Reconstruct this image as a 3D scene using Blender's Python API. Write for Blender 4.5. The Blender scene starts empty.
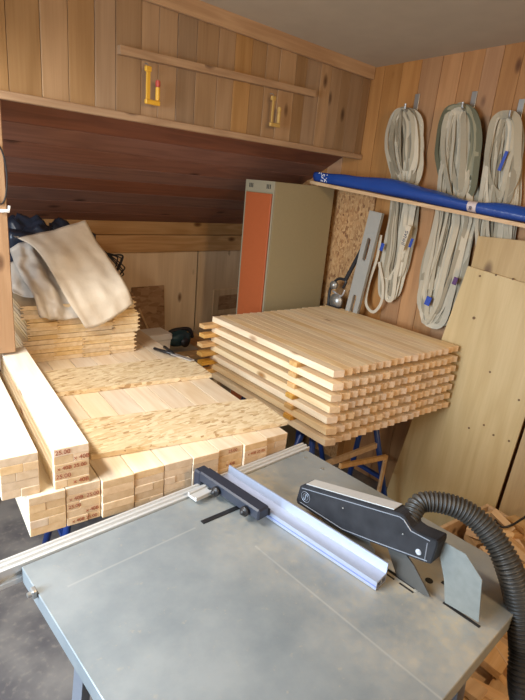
import bpy, bmesh, math, random
from mathutils import Vector, Matrix, noise
R = math.radians
random.seed(7)
sc = bpy.context.scene
COL = sc.collection

# ------------------------------------------------------------------ camera
FPX = 510.0
pitch, roll, az = R(17.9), math.atan(.095), R(45.7)
Fh = Vector((math.cos(az), math.sin(az), 0)); Z = Vector((0, 0, 1))
Fw = Fh*math.cos(pitch) - Z*math.sin(pitch)
R0 = Fw.cross(Z).normalized(); U0 = R0.cross(Fw)
Rt = R0*math.cos(roll) + U0*math.sin(roll); Up = -R0*math.sin(roll) + U0*math.cos(roll)
CAM = Vector((0, 0, 1.8))
cd = bpy.data.cameras.new('camera'); cam = bpy.data.objects.new('camera', cd); COL.objects.link(cam)
cd.sensor_fit = 'HORIZONTAL'; cd.sensor_width = 36; cd.lens = 36*FPX/525; cd.clip_start = .02
m = Matrix((Rt, Up, -Fw)).transposed().to_4x4(); m.translation = CAM
cam.matrix_world = m; sc.camera = cam

def at(x, y, /, **k):
    """a measured point of the photograph on a real plane of the room (x=, y= or z= constant)"""
    d = Fw*FPX + Rt*(x-262.5) - Up*(y-350)
    (a, v), = k.items(); i = 'xyz'.index(a)
    return CAM + d*((v-CAM[i])/d[i])

# ------------------------------------------------------------------ materials
def mat(name):
    m_ = bpy.data.materials.new(name); m_.use_nodes = True
    nt = m_.node_tree; return m_, nt, nt.nodes['Principled BSDF']
def N(nt, t, **kw):
    n = nt.nodes.new(t)
    for k, v in kw.items():
        if k.startswith('i_'): n.inputs[int(k[2:])].default_value = v
        else: setattr(n, k, v)
    return n
def mix(nt, fac, a, b, mode='MIX'):
    n = nt.nodes.new('ShaderNodeMix'); n.data_type = 'RGBA'; n.blend_type = mode
    for s, v in ((0, fac), (6, a), (7, b)):
        if isinstance(v, bpy.types.NodeSocket): nt.links.new(v, n.inputs[s])
        elif s == 0: n.inputs[0].default_value = v
        else: n.inputs[s].default_value = (*v, 1)
    return n.outputs[2]
def ramp(nt, src, stops):
    r = nt.nodes.new('ShaderNodeValToRGB'); nt.links.new(src, r.inputs[0])
    e = r.color_ramp.elements
    while len(e) < len(stops): e.new(.5)
    for q, (p, c) in zip(e, stops):
        q.position = p; q.color = (c, c, c, 1) if isinstance(c, (int, float)) else (*c, 1)
    return r.outputs[0]
def math_(nt, op, a, b=None):
    n = nt.nodes.new('ShaderNodeMath'); n.operation = op
    for i, v in enumerate((a, b)):
        if v is None: continue
        if isinstance(v, bpy.types.NodeSocket): nt.links.new(v, n.inputs[i])
        else: n.inputs[i].default_value = v
    return n.outputs[0]

def plain(name, col, rough=.5, metal=0., bump=0., bscale=60, var=0., **kw):
    m_, nt, b = mat(name)
    b.inputs['Roughness'].default_value = rough; b.inputs['Metallic'].default_value = metal
    tc = N(nt, 'ShaderNodeTexCoord'); no = N(nt, 'ShaderNodeTexNoise'); no.inputs['Scale'].default_value = bscale
    no.inputs['Detail'].default_value = 4
    nt.links.new(tc.outputs['Object'], no.inputs['Vector'])
    v = max(var, .03)
    c = mix(nt, no.outputs[0], tuple(x*(1-v*2) for x in col), tuple(min(1, x*(1+v*2)) for x in col))
    nt.links.new(c, b.inputs['Base Color'])
    if bump:
        bp = N(nt, 'ShaderNodeBump'); bp.inputs['Strength'].default_value = bump; bp.inputs['Distance'].default_value = .004
        nt.links.new(no.outputs[0], bp.inputs['Height']); nt.links.new(bp.outputs[0], b.inputs['Normal'])
    for k, v_ in kw.items(): b.inputs[k].default_value = v_
    return m_

def wood(name, c1, c2, axis='Y', knot=.5, var=.18, rough=.6, knotcol=None, ring=38., cscale=1., red=0.):
    """sawn softwood: long fine grain along one object axis, broad growth rings, knots, each board its own tone"""
    m_, nt, b = mat(name)
    b.inputs['Roughness'].default_value = rough
    tc = N(nt, 'ShaderNodeTexCoord'); geo = N(nt, 'ShaderNodeNewGeometry'); oi = N(nt, 'ShaderNodeObjectInfo')
    rnd = math_(nt, 'FRACT', math_(nt, 'ADD', geo.outputs['Random Per Island'], math_(nt, 'MULTIPLY', oi.outputs['Random'], 7.31)))
    off = N(nt, 'ShaderNodeCombineXYZ')
    for i, k in enumerate((17., 31., 23.)): nt.links.new(math_(nt, 'MULTIPLY', rnd, k), off.inputs[i])
    add = N(nt, 'ShaderNodeVectorMath', operation='ADD')
    nt.links.new(tc.outputs['Object'], add.inputs[0]); nt.links.new(off.outputs[0], add.inputs[1])
    ax = 'XYZ'.index(axis)
    def scaled(along, across):
        s = [across]*3; s[ax] = along
        n = N(nt, 'ShaderNodeVectorMath', operation='MULTIPLY'); nt.links.new(add.outputs[0], n.inputs[0]); n.inputs[1].default_value = s
        return n.outputs[0]
    g = N(nt, 'ShaderNodeTexNoise'); g.inputs['Scale'].default_value = 1; g.inputs['Detail'].default_value = 5; g.inputs['Roughness'].default_value = .65
    nt.links.new(scaled(3.5*cscale, 130*cscale), g.inputs['Vector'])
    w = N(nt, 'ShaderNodeTexNoise'); w.inputs['Scale'].default_value = 1; w.inputs['Detail'].default_value = 1.5
    nt.links.new(scaled(1.3*cscale, 11*cscale), w.inputs['Vector'])
    rings = math_(nt, 'SINE', math_(nt, 'MULTIPLY', w.outputs[0], ring))
    rg = ramp(nt, math_(nt, 'MULTIPLY_ADD', rings, .5), [(0, 0), (1, 1)])
    nt.nodes[-2].inputs[2].default_value = .5
    f = math_(nt, 'ADD', math_(nt, 'MULTIPLY', g.outputs[0], .75), math_(nt, 'MULTIPLY', rg, .3))
    c = mix(nt, ramp(nt, f, [(.28, 0), (.8, 1)]), c1, c2)
    if knot:
        vo = N(nt, 'ShaderNodeTexVoronoi'); vo.inputs['Scale'].default_value = 1
        nt.links.new(scaled(4.2*cscale, 9*cscale), vo.inputs['Vector'])
        sep = N(nt, 'ShaderNodeSeparateColor'); nt.links.new(vo.outputs['Color'], sep.inputs[0])
        on = math_(nt, 'LESS_THAN', sep.outputs[0], knot)
        k = ramp(nt, vo.outputs['Distance'], [(.04, 1), (.10, .75), (.19, 0)])
        kk = math_(nt, 'MULTIPLY', k, on)
        c = mix(nt, kk, c, knotcol or (c2[0]*.3, c2[1]*.22, c2[2]*.18))
    val = math_(nt, 'MULTIPLY_ADD', rnd, 2*var); nt.nodes[-1].inputs[2].default_value = 1-var
    hs = N(nt, 'ShaderNodeHueSaturation'); nt.links.new(c, hs.inputs['Color']); nt.links.new(val, hs.inputs['Value'])
    sv = math_(nt, 'MULTIPLY_ADD', math_(nt, 'FRACT', math_(nt, 'MULTIPLY', rnd, 5.7)), .3); nt.nodes[-1].inputs[2].default_value = .85
    nt.links.new(sv, hs.inputs['Saturation'])
    nt.links.new(hs.outputs[0], b.inputs['Base Color'])
    bp = N(nt, 'ShaderNodeBump'); bp.inputs['Strength'].default_value = .12; bp.inputs['Distance'].default_value = .002
    nt.links.new(g.outputs[0], bp.inputs['Height']); nt.links.new(bp.outputs[0], b.inputs['Normal'])
    return m_

def osb(name, tones, scale=1., rough=.6):
    m_, nt, b = mat(name); b.inputs['Roughness'].default_value = rough
    tc = N(nt, 'ShaderNodeTexCoord')
    cols = []
    for i, (rz, s) in enumerate(((.35, (14, 48, 30)), (1.25, (15, 52, 30)), (-.6, (17, 60, 30)))):
        mp = N(nt, 'ShaderNodeMapping'); mp.inputs['Rotation'].default_value = (rz, rz*.7, rz); mp.inputs['Scale'].default_value = [q*scale for q in s]
        mp.inputs['Location'].default_value = (i*3.7, i*1.9, i*.8)
        nt.links.new(tc.outputs['Object'], mp.inputs[0])
        v = N(nt, 'ShaderNodeTexVoronoi'); v.inputs['Scale'].default_value = 1; v.inputs['Randomness'].default_value = 1
        nt.links.new(mp.outputs[0], v.inputs['Vector'])
        s_ = N(nt, 'ShaderNodeSeparateColor'); nt.links.new(v.outputs['Color'], s_.inputs[0]); cols.append(s_)
    sel = ramp(nt, cols[0].outputs[1], [(.45, 0), (.5, 1)])
    a = mix(nt, sel, (0, 0, 0), (1, 1, 1))
    va = nt.nodes.new('ShaderNodeMix'); va.data_type = 'FLOAT'
    nt.links.new(sel, va.inputs[0]); nt.links.new(cols[1].outputs[0], va.inputs[2]); nt.links.new(cols[2].outputs[0], va.inputs[3])
    c = ramp(nt, va.outputs[0], [(0, tones[0]), (.12, tones[1]), (.45, tones[2]), (1, tones[3])])
    nt.links.new(c, b.inputs['Base Color'])
    bp = N(nt, 'ShaderNodeBump'); bp.inputs['Strength'].default_value = .35; bp.inputs['Distance'].default_value = .003
    nt.links.new(va.outputs[0], bp.inputs['Height']); nt.links.new(bp.outputs[0], b.inputs['Normal'])
    return m_

M = {}
M['pine'] = wood('planed_pine', (.82, .69, .52), (.72, .56, .38), 'Y', .35, .09, .55, knotcol=(.36, .17, .07))
M['beam'] = wood('spruce_beam', (.88, .76, .58), (.80, .66, .46), 'Y', .26, .09, .55, knotcol=(.40, .20, .10))
M['slat'] = wood('pine_slat', (.88, .71, .46), (.76, .54, .31), 'Y', .16, .1, .55, knotcol=(.34, .16, .06))
M['tg'] = wood('board_pine', (.74, .56, .33), (.62, .43, .22), 'Y', .3, .1, .6)
M['sticker'] = wood('sticker_wood', (.72, .42, .12), (.58, .30, .07), 'X', .2, .12, .6)
M['boxplank'] = wood('wall_plank', (.39, .24, .12), (.30, .175, .08), 'Z', .3, .24, .65, ring=20)
M['rplank'] = wood('warm_wall_plank', (.45, .235, .10), (.36, .175, .07), 'Z', .35, .14, .6, ring=20)
M['slope'] = wood('red_brown_board', (.24, .105, .068), (.17, .072, .048), 'X', .35, .12, .55)
M['kneeply'] = wood('pale_knee_ply', (.74, .56, .36), (.60, .43, .26), 'Z', .2, .08, .65, ring=18)
M['lath'] = wood('lath_wood', (.50, .31, .16), (.36, .20, .09), 'X', .4, .1, .6)
M['post'] = wood('post_wood', (.36, .22, .12), (.28, .16, .08), 'Z', .05, .1, .6)
M['ply'] = wood('plywood_sheet', (.55, .41, .21), (.47, .335, .155), 'Z', .1, .06, .55, ring=26, cscale=.7)
M['plydark'] = wood('plywood_older', (.46, .33, .17), (.38, .26, .125), 'Z', .1, .06, .55, ring=26, cscale=.7)
M['shelf'] = wood('shelf_board', (.62, .42, .22), (.50, .30, .14), 'Y', .2, .05, .6)
M['offcut'] = wood('offcut_wood', (.66, .46, .26), (.54, .34, .17), 'Y', .2, .2, .6)
M['osb'] = osb('osb_light', [(.40, .24, .11), (.62, .45, .24), (.72, .56, .34), (.82, .69, .46)], 1.9)
M['osbwall'] = osb('osb_wall', [(.20, .085, .03), (.34, .165, .06), (.44, .24, .095), (.54, .32, .14)], 1.5)
M['osbold'] = osb('osb_old', [(.20, .11, .05), (.30, .17, .085), (.37, .22, .12), (.43, .28, .16)], 1.2)
M['ceiling'] = plain('ceiling_paint', (.50, .44, .35), .8, bump=.1, bscale=8, var=.05)
M['white'] = plain('white_plastic', (.80, .80, .78), .45)
M['red'] = plain('red_locker_paint', (.40, .095, .028), .45)
M['beige'] = plain('beige_locker_paint', (.32, .265, .15), .5)
M['beige2'] = plain('grey_locker_frame', (.30, .255, .165), .5)
M['dark'] = plain('dark_void', (.012, .012, .012), .8)
M['black'] = plain('black_plastic', (.018, .018, .02), .38, bump=.08, bscale=200)
M['rubber'] = plain('hose_plastic', (.040, .036, .030), .42)
M['alu'] = plain('aluminium', (.66, .68, .72), .35, .75, var=.02)
M['alumatt'] = plain('anodised_profile', (.42, .46, .56), .4, .5)
M['aluwarm'] = plain('dusty_aluminium', (.62, .62, .60), .45, .4)
M['steel'] = plain('steel', (.42, .42, .40), .4, .8)
M['bluesteel'] = plain('blue_enamel', (.015, .05, .22), .4)
M['greysteel'] = plain('galvanised_leg', (.30, .33, .38), .45, .5)
M['darksteel'] = plain('dark_dusty_steel', (.10, .095, .085), .5, .4)
M['guard'] = plain('dusty_black_guard', (.022, .022, .025), .55, bump=.1, bscale=26, var=.35, **{'Specular IOR Level': .25})
M['endgrain'] = wood('end_grain', (.70, .50, .30), (.60, .40, .22), 'Y', 0, .10, .7)
M['slatend'] = wood('slat_end_grain', (.82, .60, .38), (.72, .50, .30), 'Y', 0, .10, .7)
M['fadedyellow'] = plain('faded_yellow_paint', (.48, .30, .08), .5)
M['film'] = plain('blue_film', (.016, .06, .27), .25, bump=.8, bscale=18)
M['clearfilm'] = plain('clear_film', (.75, .8, .9), .15, Alpha=.28)
M['tape'] = plain('pinkish_tape', (.60, .50, .47), .5)
M['ink'] = plain('stamp_ink', (.33, .075, .03), .7)
M['print'] = plain('print_ink', (.02, .03, .08), .7)
M['whiteprint'] = plain('white_print', (.75, .75, .78), .6)
M['tarp'] = plain('cream_tarpaulin', (.62, .52, .39), .5, bump=.6, bscale=20, var=.05)
M['sheet'] = plain('dull_translucent_sheet', (.60, .53, .44), .35, bump=.7, bscale=22)
M['darkfilm'] = plain('dark_blue_film', (.020, .028, .045), .28, bump=.6, bscale=14)
M['cable'] = plain('black_cable', (.012, .012, .014), .5)
M['yellow'] = plain('yellow_paint', (.70, .38, .03), .45)
M['redp'] = plain('red_plastic', (.45, .05, .03), .45)
M['strap'] = plain('cream_webbing', (.58, .50, .37), .8, bump=.5, bscale=300)
M['bluetag'] = plain('blue_label', (.02, .06, .35), .5)
M['teal'] = plain('dark_teal_plastic', (.02, .06, .07), .4)
M['purple'] = plain('purple_label', (.09, .03, .12), .5)
M['dull'] = plain('dull_plate_steel', (.235, .245, .225), .5, .4, var=.08)
M['clamp'] = plain('navy_black_plastic', (.025, .03, .045), .4)

# webbing with its own tone per strand
def webbing(name, stops):
    m_, nt, b = mat(name); b.inputs['Roughness'].default_value = .75
    geo = N(nt, 'ShaderNodeNewGeometry'); oi = N(nt, 'ShaderNodeObjectInfo')
    r = math_(nt, 'FRACT', math_(nt, 'ADD', geo.outputs['Random Per Island'], math_(nt, 'MULTIPLY', oi.outputs['Random'], 5.1)))
    nt.links.new(ramp(nt, r, stops), b.inputs['Base Color'])
    return m_
M['webA'] = webbing('cream_webbing', [(0, (.24, .195, .125)), (.3, (.42, .36, .25)), (1, (.62, .54, .40))])
M['webB'] = webbing('mossy_webbing', [(0, (.09, .09, .05)), (.4, (.18, .17, .10)), (.6, (.30, .27, .17)), (1, (.52, .46, .33))])

# saw table steel: blue-grey sheet with fine sawdust lying on it
def tablemat():
    m_, nt, b = mat('saw_table_steel'); tc = N(nt, 'ShaderNodeTexCoord')
    n1 = N(nt, 'ShaderNodeTexNoise'); n1.inputs['Scale'].default_value = 4.5; n1.inputs['Detail'].default_value = 9; n1.inputs['Roughness'].default_value = .62
    n2 = N(nt, 'ShaderNodeTexNoise'); n2.inputs['Scale'].default_value = 55; n2.inputs['Detail'].default_value = 6; n2.inputs['Roughness'].default_value = .7
    for n in (n1, n2): nt.links.new(tc.outputs['Object'], n.inputs['Vector'])
    base = mix(nt, ramp(nt, n1.outputs[0], [(.35, 0), (.65, 1)]), (.25, .29, .31), (.35, .39, .405))
    sp = N(nt, 'ShaderNodeSeparateXYZ'); nt.links.new(tc.outputs['Object'], sp.inputs[0])
    # sawdust heaped along the blade and fence (a strip around x=.72 of the table)
    d = math_(nt, 'ABSOLUTE', math_(nt, 'SUBTRACT', sp.outputs[0], .70))
    near = ramp(nt, d, [(.0, .85), (.14, .5), (.36, .06)])
    mask = math_(nt, 'MULTIPLY', near, ramp(nt, n1.outputs[0], [(.35, .2), (.6, 1)]))
    mask = math_(nt, 'MULTIPLY', mask, ramp(nt, n2.outputs[0], [(.35, .3), (.62, 1)]))
    c = mix(nt, mask, base, (.50, .42, .28))
    specks = ramp(nt, n2.outputs[0], [(.62, 0), (.70, .5)])
    c = mix(nt, specks, c, (.46, .42, .34))
    # scratches
    for (ax, pos, lo, hi, other) in ((1, .705, .06, .42, 0), (0, .505, -.1, .55, 1)):
        ln = ramp(nt, math_(nt, 'ABSOLUTE', math_(nt, 'SUBTRACT', sp.outputs[ax], pos)), [(.0006, 1), (.0016, 0)])
        g1 = math_(nt, 'GREATER_THAN', sp.outputs[other], lo); g2 = math_(nt, 'LESS_THAN', sp.outputs[other], hi)
        c = mix(nt, math_(nt, 'MULTIPLY', math_(nt, 'MULTIPLY', ln, math_(nt, 'MULTIPLY', g1, g2)), .5), c, (.52, .53, .50))
    nt.links.new(c, b.inputs['Base Color'])
    b.inputs['Metallic'].default_value = .4
    nt.links.new(ramp(nt, mask, [(0, .36), (.5, .75)]), b.inputs['Roughness'])
    bp = N(nt, 'ShaderNodeBump'); bp.inputs['Strength'].default_value = .12; bp.inputs['Distance'].default_value = .002
    nt.links.new(n2.outputs[0], bp.inputs['Height']); nt.links.new(bp.outputs[0], b.inputs['Normal'])
    return m_
M['table'] = tablemat()
def floormat():
    m_, nt, b = mat('dusty_concrete'); tc = N(nt, 'ShaderNodeTexCoord')
    n1 = N(nt, 'ShaderNodeTexNoise'); n1.inputs['Scale'].default_value = 5; n1.inputs['Detail'].default_value = 8
    n2 = N(nt, 'ShaderNodeTexNoise'); n2.inputs['Scale'].default_value = 40; n2.inputs['Detail'].default_value = 6
    for n in (n1, n2): nt.links.new(tc.outputs['Object'], n.inputs['Vector'])
    c = mix(nt, ramp(nt, n1.outputs[0], [(.38, 0), (.62, 1)]), (.11, .10, .10), (.22, .20, .18))
    c = mix(nt, ramp(nt, n2.outputs[0], [(.55, 0), (.75, .5)]), c, (.30, .26, .21))
    nt.links.new(c, b.inputs['Base Color']); b.inputs['Roughness'].default_value = .85
    return m_
M['floor'] = floormat()

# ------------------------------------------------------------------ mesh helpers
def link(name, bm, m_, parent=None, smooth=False, T=None):
    if T is not None: bm.transform(T)
    bmesh.ops.recalc_face_normals(bm, faces=bm.faces)
    me = bpy.data.meshes.new(name); bm.to_mesh(me); bm.free()
    if m_: me.materials.append(m_)
    if smooth: me.polygons.foreach_set('use_smooth', [True]*len(me.polygons))
    o = bpy.data.objects.new(name, me); COL.objects.link(o)
    if parent: o.parent = parent
    return o
def tag(o, label=None, cat=None, group=None, kind=None):
    for k, v in (('label', label), ('category', cat), ('group', group), ('kind', kind)):
        if v: o[k] = v
    return o
def empty(name, loc=(0, 0, 0), rz=0, label=None, cat=None, group=None):
    o = bpy.data.objects.new(name, None); COL.objects.link(o); o.empty_display_size = .05
    o.location = loc; o.rotation_euler = (0, 0, rz); return tag(o, label, cat, group)
def copy_tree(o, parent=None, kids=None):
    c = o.copy(); COL.objects.link(c); c.parent = parent
    for ch in [x for x in bpy.data.objects if x.parent == o]: copy_tree(ch, c)
    return c
def box(bm, lo, hi, bevel=0, T=None):
    b2 = bmesh.new()
    bmesh.ops.create_cube(b2, size=1)
    for v in b2.verts: v.co = Vector([(lo[i]+hi[i])/2 + v.co[i]*(hi[i]-lo[i]) for i in range(3)])
    if bevel: bmesh.ops.bevel(b2, geom=b2.edges[:], offset=bevel, segments=1, affect='EDGES')
    if T: b2.transform(T)
    merge(bm, b2)
def merge(bm, b2):
    vm = [bm.verts.new(v.co) for v in b2.verts]; b2.verts.index_update()
    for f in b2.faces:
        try: bm.faces.new([vm[v.index] for v in f.verts])
        except ValueError: pass
    b2.free()
def prism(bm, poly, axis, a, b, bevel=0):
    """poly in the two other axes (in xyz order), extruded a..b along axis"""
    def mk(p, q):
        l = [p[0], p[1]]; l.insert(axis, q); return Vector(l)
    b2 = bmesh.new()
    A = [b2.verts.new(mk(p, a)) for p in poly]; B = [b2.verts.new(mk(p, b)) for p in poly]
    b2.faces.new(A); b2.faces.new(B[::-1]); n = len(poly)
    for i in range(n): b2.faces.new((A[i], A[(i+1) % n], B[(i+1) % n], B[i]))
    if bevel:
        bmesh.ops.recalc_face_normals(b2, faces=b2.faces)
        bmesh.ops.bevel(b2, geom=b2.edges[:], offset=bevel, segments=2, affect='EDGES')
    merge(bm, b2)
def smooth_path(pts, n):
    pts = [Vector(p) for p in pts]; out = []
    P = [pts[0]*2-pts[1]] + pts + [pts[-1]*2-pts[-2]]
    for i in range(1, len(P)-2):
        for k in range(n):
            t = k/n; a, b, c, d = P[i-1:i+3]
            out.append(.5*((2*b)+(c-a)*t+(2*a-5*b+4*c-d)*t*t+(3*b-a-3*c+d)*t**3))
    out.append(pts[-1]); return out
def sweep(bm, pts, sect, closed=False, up=None, rad=None, cap=True):
    """sweep a 2D section (list of (u,v)) along pts; up = fixed or per-point reference normal"""
    n = len(pts); rings = []; nrm = None
    for i, p in enumerate(pts):
        if closed: t = pts[(i+1) % n]-pts[i-1]
        else: t = pts[min(i+1, n-1)]-pts[max(i-1, 0)]
        t.normalize()
        if up is not None: ref = up[i] if isinstance(up, list) else up
        else: ref = nrm if nrm is not None else (Vector((0, 0, 1)) if abs(t.z) < .9 else Vector((1, 0, 0)))
        u = (ref - t*ref.dot(t)).normalized(); v = t.cross(u); nrm = u
        s = rad[i] if rad else 1
        rings.append([bm.verts.new(p + u*a*s + v*b*s) for a, b in sect])
    k = len(sect)
    for i in range(n if closed else n-1):
        A, B = rings[i], rings[(i+1) % n]
        for j in range(k): bm.faces.new((A[j], A[(j+1) % k], B[(j+1) % k], B[j]))
    if not closed and cap: bm.faces.new(rings[0][::-1]); bm.faces.new(rings[-1])
def circ(r, n=10): return [(r*math.cos(2*math.pi*i/n), r*math.sin(2*math.pi*i/n)) for i in range(n)]
def tube(bm, pts, r, n=10, closed=False): sweep(bm, [Vector(p) for p in pts], circ(r, n), closed)
def bar(bm, a, b, w, h, up=Z):
    sweep(bm, [Vector(a), Vector(b)], [(-h/2, -w/2), (h/2, -w/2), (h/2, w/2), (-h/2, w/2)], up=up)
def cyl(bm, c, r, d, axis='Z', n=20, bevel=0):
    b2 = bmesh.new(); bmesh.ops.create_cone(b2, cap_ends=True, segments=n, radius1=r, radius2=r, depth=d)
    if bevel: bmesh.ops.bevel(b2, geom=[e for e in b2.edges if abs(e.verts[0].co.z-e.verts[1].co.z) < 1e-6], offset=bevel, segments=2, affect='EDGES')
    rot = {'Z': Matrix(), 'X': Matrix.Rotation(R(90), 4, 'Y'), 'Y': Matrix.Rotation(R(90), 4, 'X')}[axis]
    b2.transform(Matrix.Translation(c) @ rot); merge(bm, b2)
def text(name, s, size, m_, parent, M4, depth=.0006):
    cu = bpy.data.curves.new(name, 'FONT'); cu.body = s; cu.size = size; cu.extrude = depth; cu.align_x = 'CENTER'; cu.align_y = 'CENTER'
    to = bpy.data.objects.new('t', cu); COL.objects.link(to)
    bpy.context.view_layer.update()
    me = bpy.data.meshes.new_from_object(to.evaluated_get(bpy.context.evaluated_depsgraph_get()))
    bpy.data.objects.remove(to); bpy.data.curves.remove(cu)
    me.transform(M4); me.materials.clear(); me.materials.append(m_); me.name = name
    o = bpy.data.objects.new(name, me); COL.objects.link(o); o.parent = parent; return o
def B(): return bmesh.new()
def struct(name, bm, m_): return tag(link(name, bm, m_), kind='structure')

# ------------------------------------------------------------------ room
XR, YB, ZB, YK, ZC = 2.68, 2.05, 2.01, 3.08, 2.50      # right wall, boxed front, its underside, knee wall, ceiling
XL, YF = -1.25, -1.6
bm = B(); box(bm, (XL-.1, YF-.1, -.08), (XR+.12, YK+.12, 0)); struct('floor', bm, M['floor'])
bm = B()                                              # ceiling falls very slightly towards the far corner
for q in ((XL-.1, YF-.1), (XR+.12, YF-.1), (XR+.12, YB+.03), (XL-.1, YB+.03)):
    bm.verts.new((q[0], q[1], ZC+.045*(YB-q[1])/.85*.9))
top = [v for v in bm.verts]
hi = [bm.verts.new(v.co+Vector((0, 0, .08))) for v in top]
bm.faces.new(top[::-1]); bm.faces.new(hi)
for i in range(4): bm.faces.new((top[i], top[(i+1) % 4], hi[(i+1) % 4], hi[i]))
struct('ceiling', bm, M['ceiling'])
def planks(bm, axis, lo, hi, fixed, z0, z1, w, th, sgn, jit=.003, seed=1, gap=.0016):
    rr = random.Random(seed); a = lo
    while a < hi:
        b = min(hi, a + w*rr.uniform(.8, 1.2))
        if hi-b < .03: b = hi
        d = rr.uniform(0, jit)
        if axis == 0: box(bm, (a, min(fixed, fixed+sgn*th)+0, z0), (b-gap, max(fixed, fixed+sgn*th), z1), .0015) if not d else box(bm, (a, fixed+(d if sgn > 0 else -th), z0), (b-gap, fixed+(th if sgn > 0 else -d), z1), .0015)
        else: box(bm, (fixed+(d if sgn > 0 else -th), a, z0), (fixed+(th if sgn > 0 else -d), b-gap, z1), .0015)
        a = b
bm = B(); planks(bm, 0, XL, XR-.002, YB, ZB, ZC+.02, .098, .022, 1, seed=4)
struct('wall_boxing', bm, M['boxplank'])
bm = B(); planks(bm, 1, YF, YB+.02, XR, 0, ZC+.30, .115, .022, 1, seed=9)
planks(bm, 1, YB+.02, YK, XR, 0, 2.04, .115, .022, 1, seed=19)
struct('wall_right', bm, M['rplank'])
bm = B()                                              # left wall with a window opening beside the beams
for lo, hi in (((XL-.1, YF, 0), (XL, .3, 2.72)), ((XL-.1, 1.7, 0), (XL, YK, 2.6)), ((XL-.1, .3, 0), (XL, 1.7, .95)), ((XL-.1, .3, 2.1), (XL, 1.7, 2.66))):
    box(bm, lo, hi)
struct('wall_left', bm, M['kneeply'])
bm = B(); box(bm, (XL-.1, YF-.1, 0), (XR+.12, YF, 2.72)); struct('wall_front', bm, M['kneeply'])
bm = B()
for lo, hi in (((XL-.07, .3, .95), (XL-.02, .36, 2.1)), ((XL-.07, 1.64, .95), (XL-.02, 1.7, 2.1)), ((XL-.07, .36, .95), (XL-.02, 1.64, 1.01)),
               ((XL-.07, .36, 2.04), (XL-.02, 1.64, 2.1)), ((XL-.07, .98, 1.01), (XL-.02, 1.03, 2.04))): box(bm, lo, hi)
struct('window_1', bm, M['white'])
# underside of the boxing and the dark sloping boards behind it
bm = B(); box(bm, (XL, YB+.024, ZB+.005), (XR, YB+.15, ZB+.03)); box(bm, (XL, YB-.012, ZB-.012), (XR-.002, YB+.022, ZB+.016), .003)
struct('trim_1', bm, M['lath'])
sl0, sl1 = Vector((0, YB+.14, ZB+.0)), Vector((0, YK, 1.485))
bm = B(); n = 8
for i in range(n):
    a, b = sl0.lerp(sl1, i/n), sl0.lerp(sl1, (i+1)/n-.006)
    prism(bm, [(a.y, a.z), (b.y, b.z), (b.y+.008, b.z+.022), (a.y+.008, a.z+.022)], 0, XL, XR)
struct('wall_sloped', bm, M['slope'])
# knee wall: top rail, batten, plywood panels with open seams
bm = B(); box(bm, (XL, YK-.03, 1.415), (XR, YK, 1.50), .002); box(bm, (XL, YK-.04, 1.30), (XR, YK-.002, 1.412), .002)
struct('trim_2', bm, M['lath'])
bm = B()
xs = [XL, .45, 1.40, at(196, 290, y=YK-.016).x, XR]
for i in range(4): box(bm, (xs[i]+(.012 if i == 3 else .002), YK-.016, .0), (xs[i+1]-.002, YK, 1.298), .001)
struct('wall_back', bm, M['kneeply'])
bm = B(); box(bm, (XL, YK+.004, 0), (XR+.1, YK+.05, 1.7)); struct('wall_backing', bm, M['dark'])
# frieze under the ceiling on the boxing
bm = B(); box(bm, (XL, YB-.02, 2.435), (XR-.002, YB-.001, 2.52), .003); struct('trim_3', bm, M['lath'])
# post and partition at the left
bm = B(); box(bm, (.30, YB+.0, 1.078), (.632, YB+.02, ZB-.013), .003); box(bm, (.585, YB+.021, 1.078), (.632, YB+.1, ZB-.0), .002)
struct('wall_partition', bm, M['post'])
# OSB lining in the niche on the right wall
bm = B(); box(bm, (XR-.014, YB-.16, 0), (XR-.001, YK-.05, 1.86), .001); struct('trim_4', bm, M['osbwall'])

# ------------------------------------------------------------------ things on the boxed wall
lp0, lp1 = at(117, 50, y=YB), at(312, 94, y=YB)
bm = B(); bar(bm, (lp0.x, YB-.014, lp0.z), (lp1.x, YB-.014, lp1.z), .026, .03)
lath = tag(link('wall_lath', bm, M['lath']), 'long thin wooden lath fixed across the vertical boards under the ceiling', 'batten')
def yellow_clamp(px, y0, y1, label, bar_w=.016, full=True, ym='yellow'):
    a, b = at(px, y0, y=YB-.04), at(px, y1, y=YB-.04)
    x = a.x; zt, zb = a.z, b.z
    e = empty('bar_clamp', (x, YB-.04, zb), 0, label, 'clamp', 'yellow clamps hung on the lath')
    h = zt-zb
    bm = B(); box(bm, (-bar_w/2, -.004, 0), (bar_w/2, .004, h), .001); link('clamp_bar', bm, M[ym], e)
    bm = B(); box(bm, (-.012, -.008, -.004), (.055, .008, .014), .003); link('lower_jaw', bm, M[ym], e)
    bm = B(); box(bm, (-.014, -.008, h-.02), (.012, .009, h), .003); link('upper_jaw', bm, M[ym], e)
    bm = B(); cyl(bm, (.045, 0, .04), .009, .05, 'Z', 12, .002); link('handle', bm, M[ym], e)
    bm = B(); cyl(bm, (.045, 0, .078), .010, .025, 'Z', 12, .003); link('handle_cap', bm, M['redp' if ym == 'yellow' else ym], e)
    bm = B(); tube(bm, [(0, 0, h), (0, .01, h+.01), (0, .03, h+.012)], .002, 6); link('hook', bm, M['steel'], e)
yellow_clamp(148.5, 66, 103, 'yellow clamp with red handle tip, left one of two hung from the lath')
yellow_clamp(274, 96, 126, 'faint yellow clamp hung under the right end of the lath', .010, ym='fadedyellow')
p = at(6, 211, y=YB-.004)
bm = B(); tube(bm, [p+Vector(q) for q in ((-.03, .003, 0), (-.012, -.012, 0), (.006, -.014, .004), (.008, -.014, .02))], .0045, 8); box(bm, tuple(p+Vector((-.02, -.002, -.006))), tuple(p+Vector((.012, .004, .006))), .001)
tag(link('coat_hook', bm, M['white']), 'small white hook screwed to the wooden partition on the left', 'hook')
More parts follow.
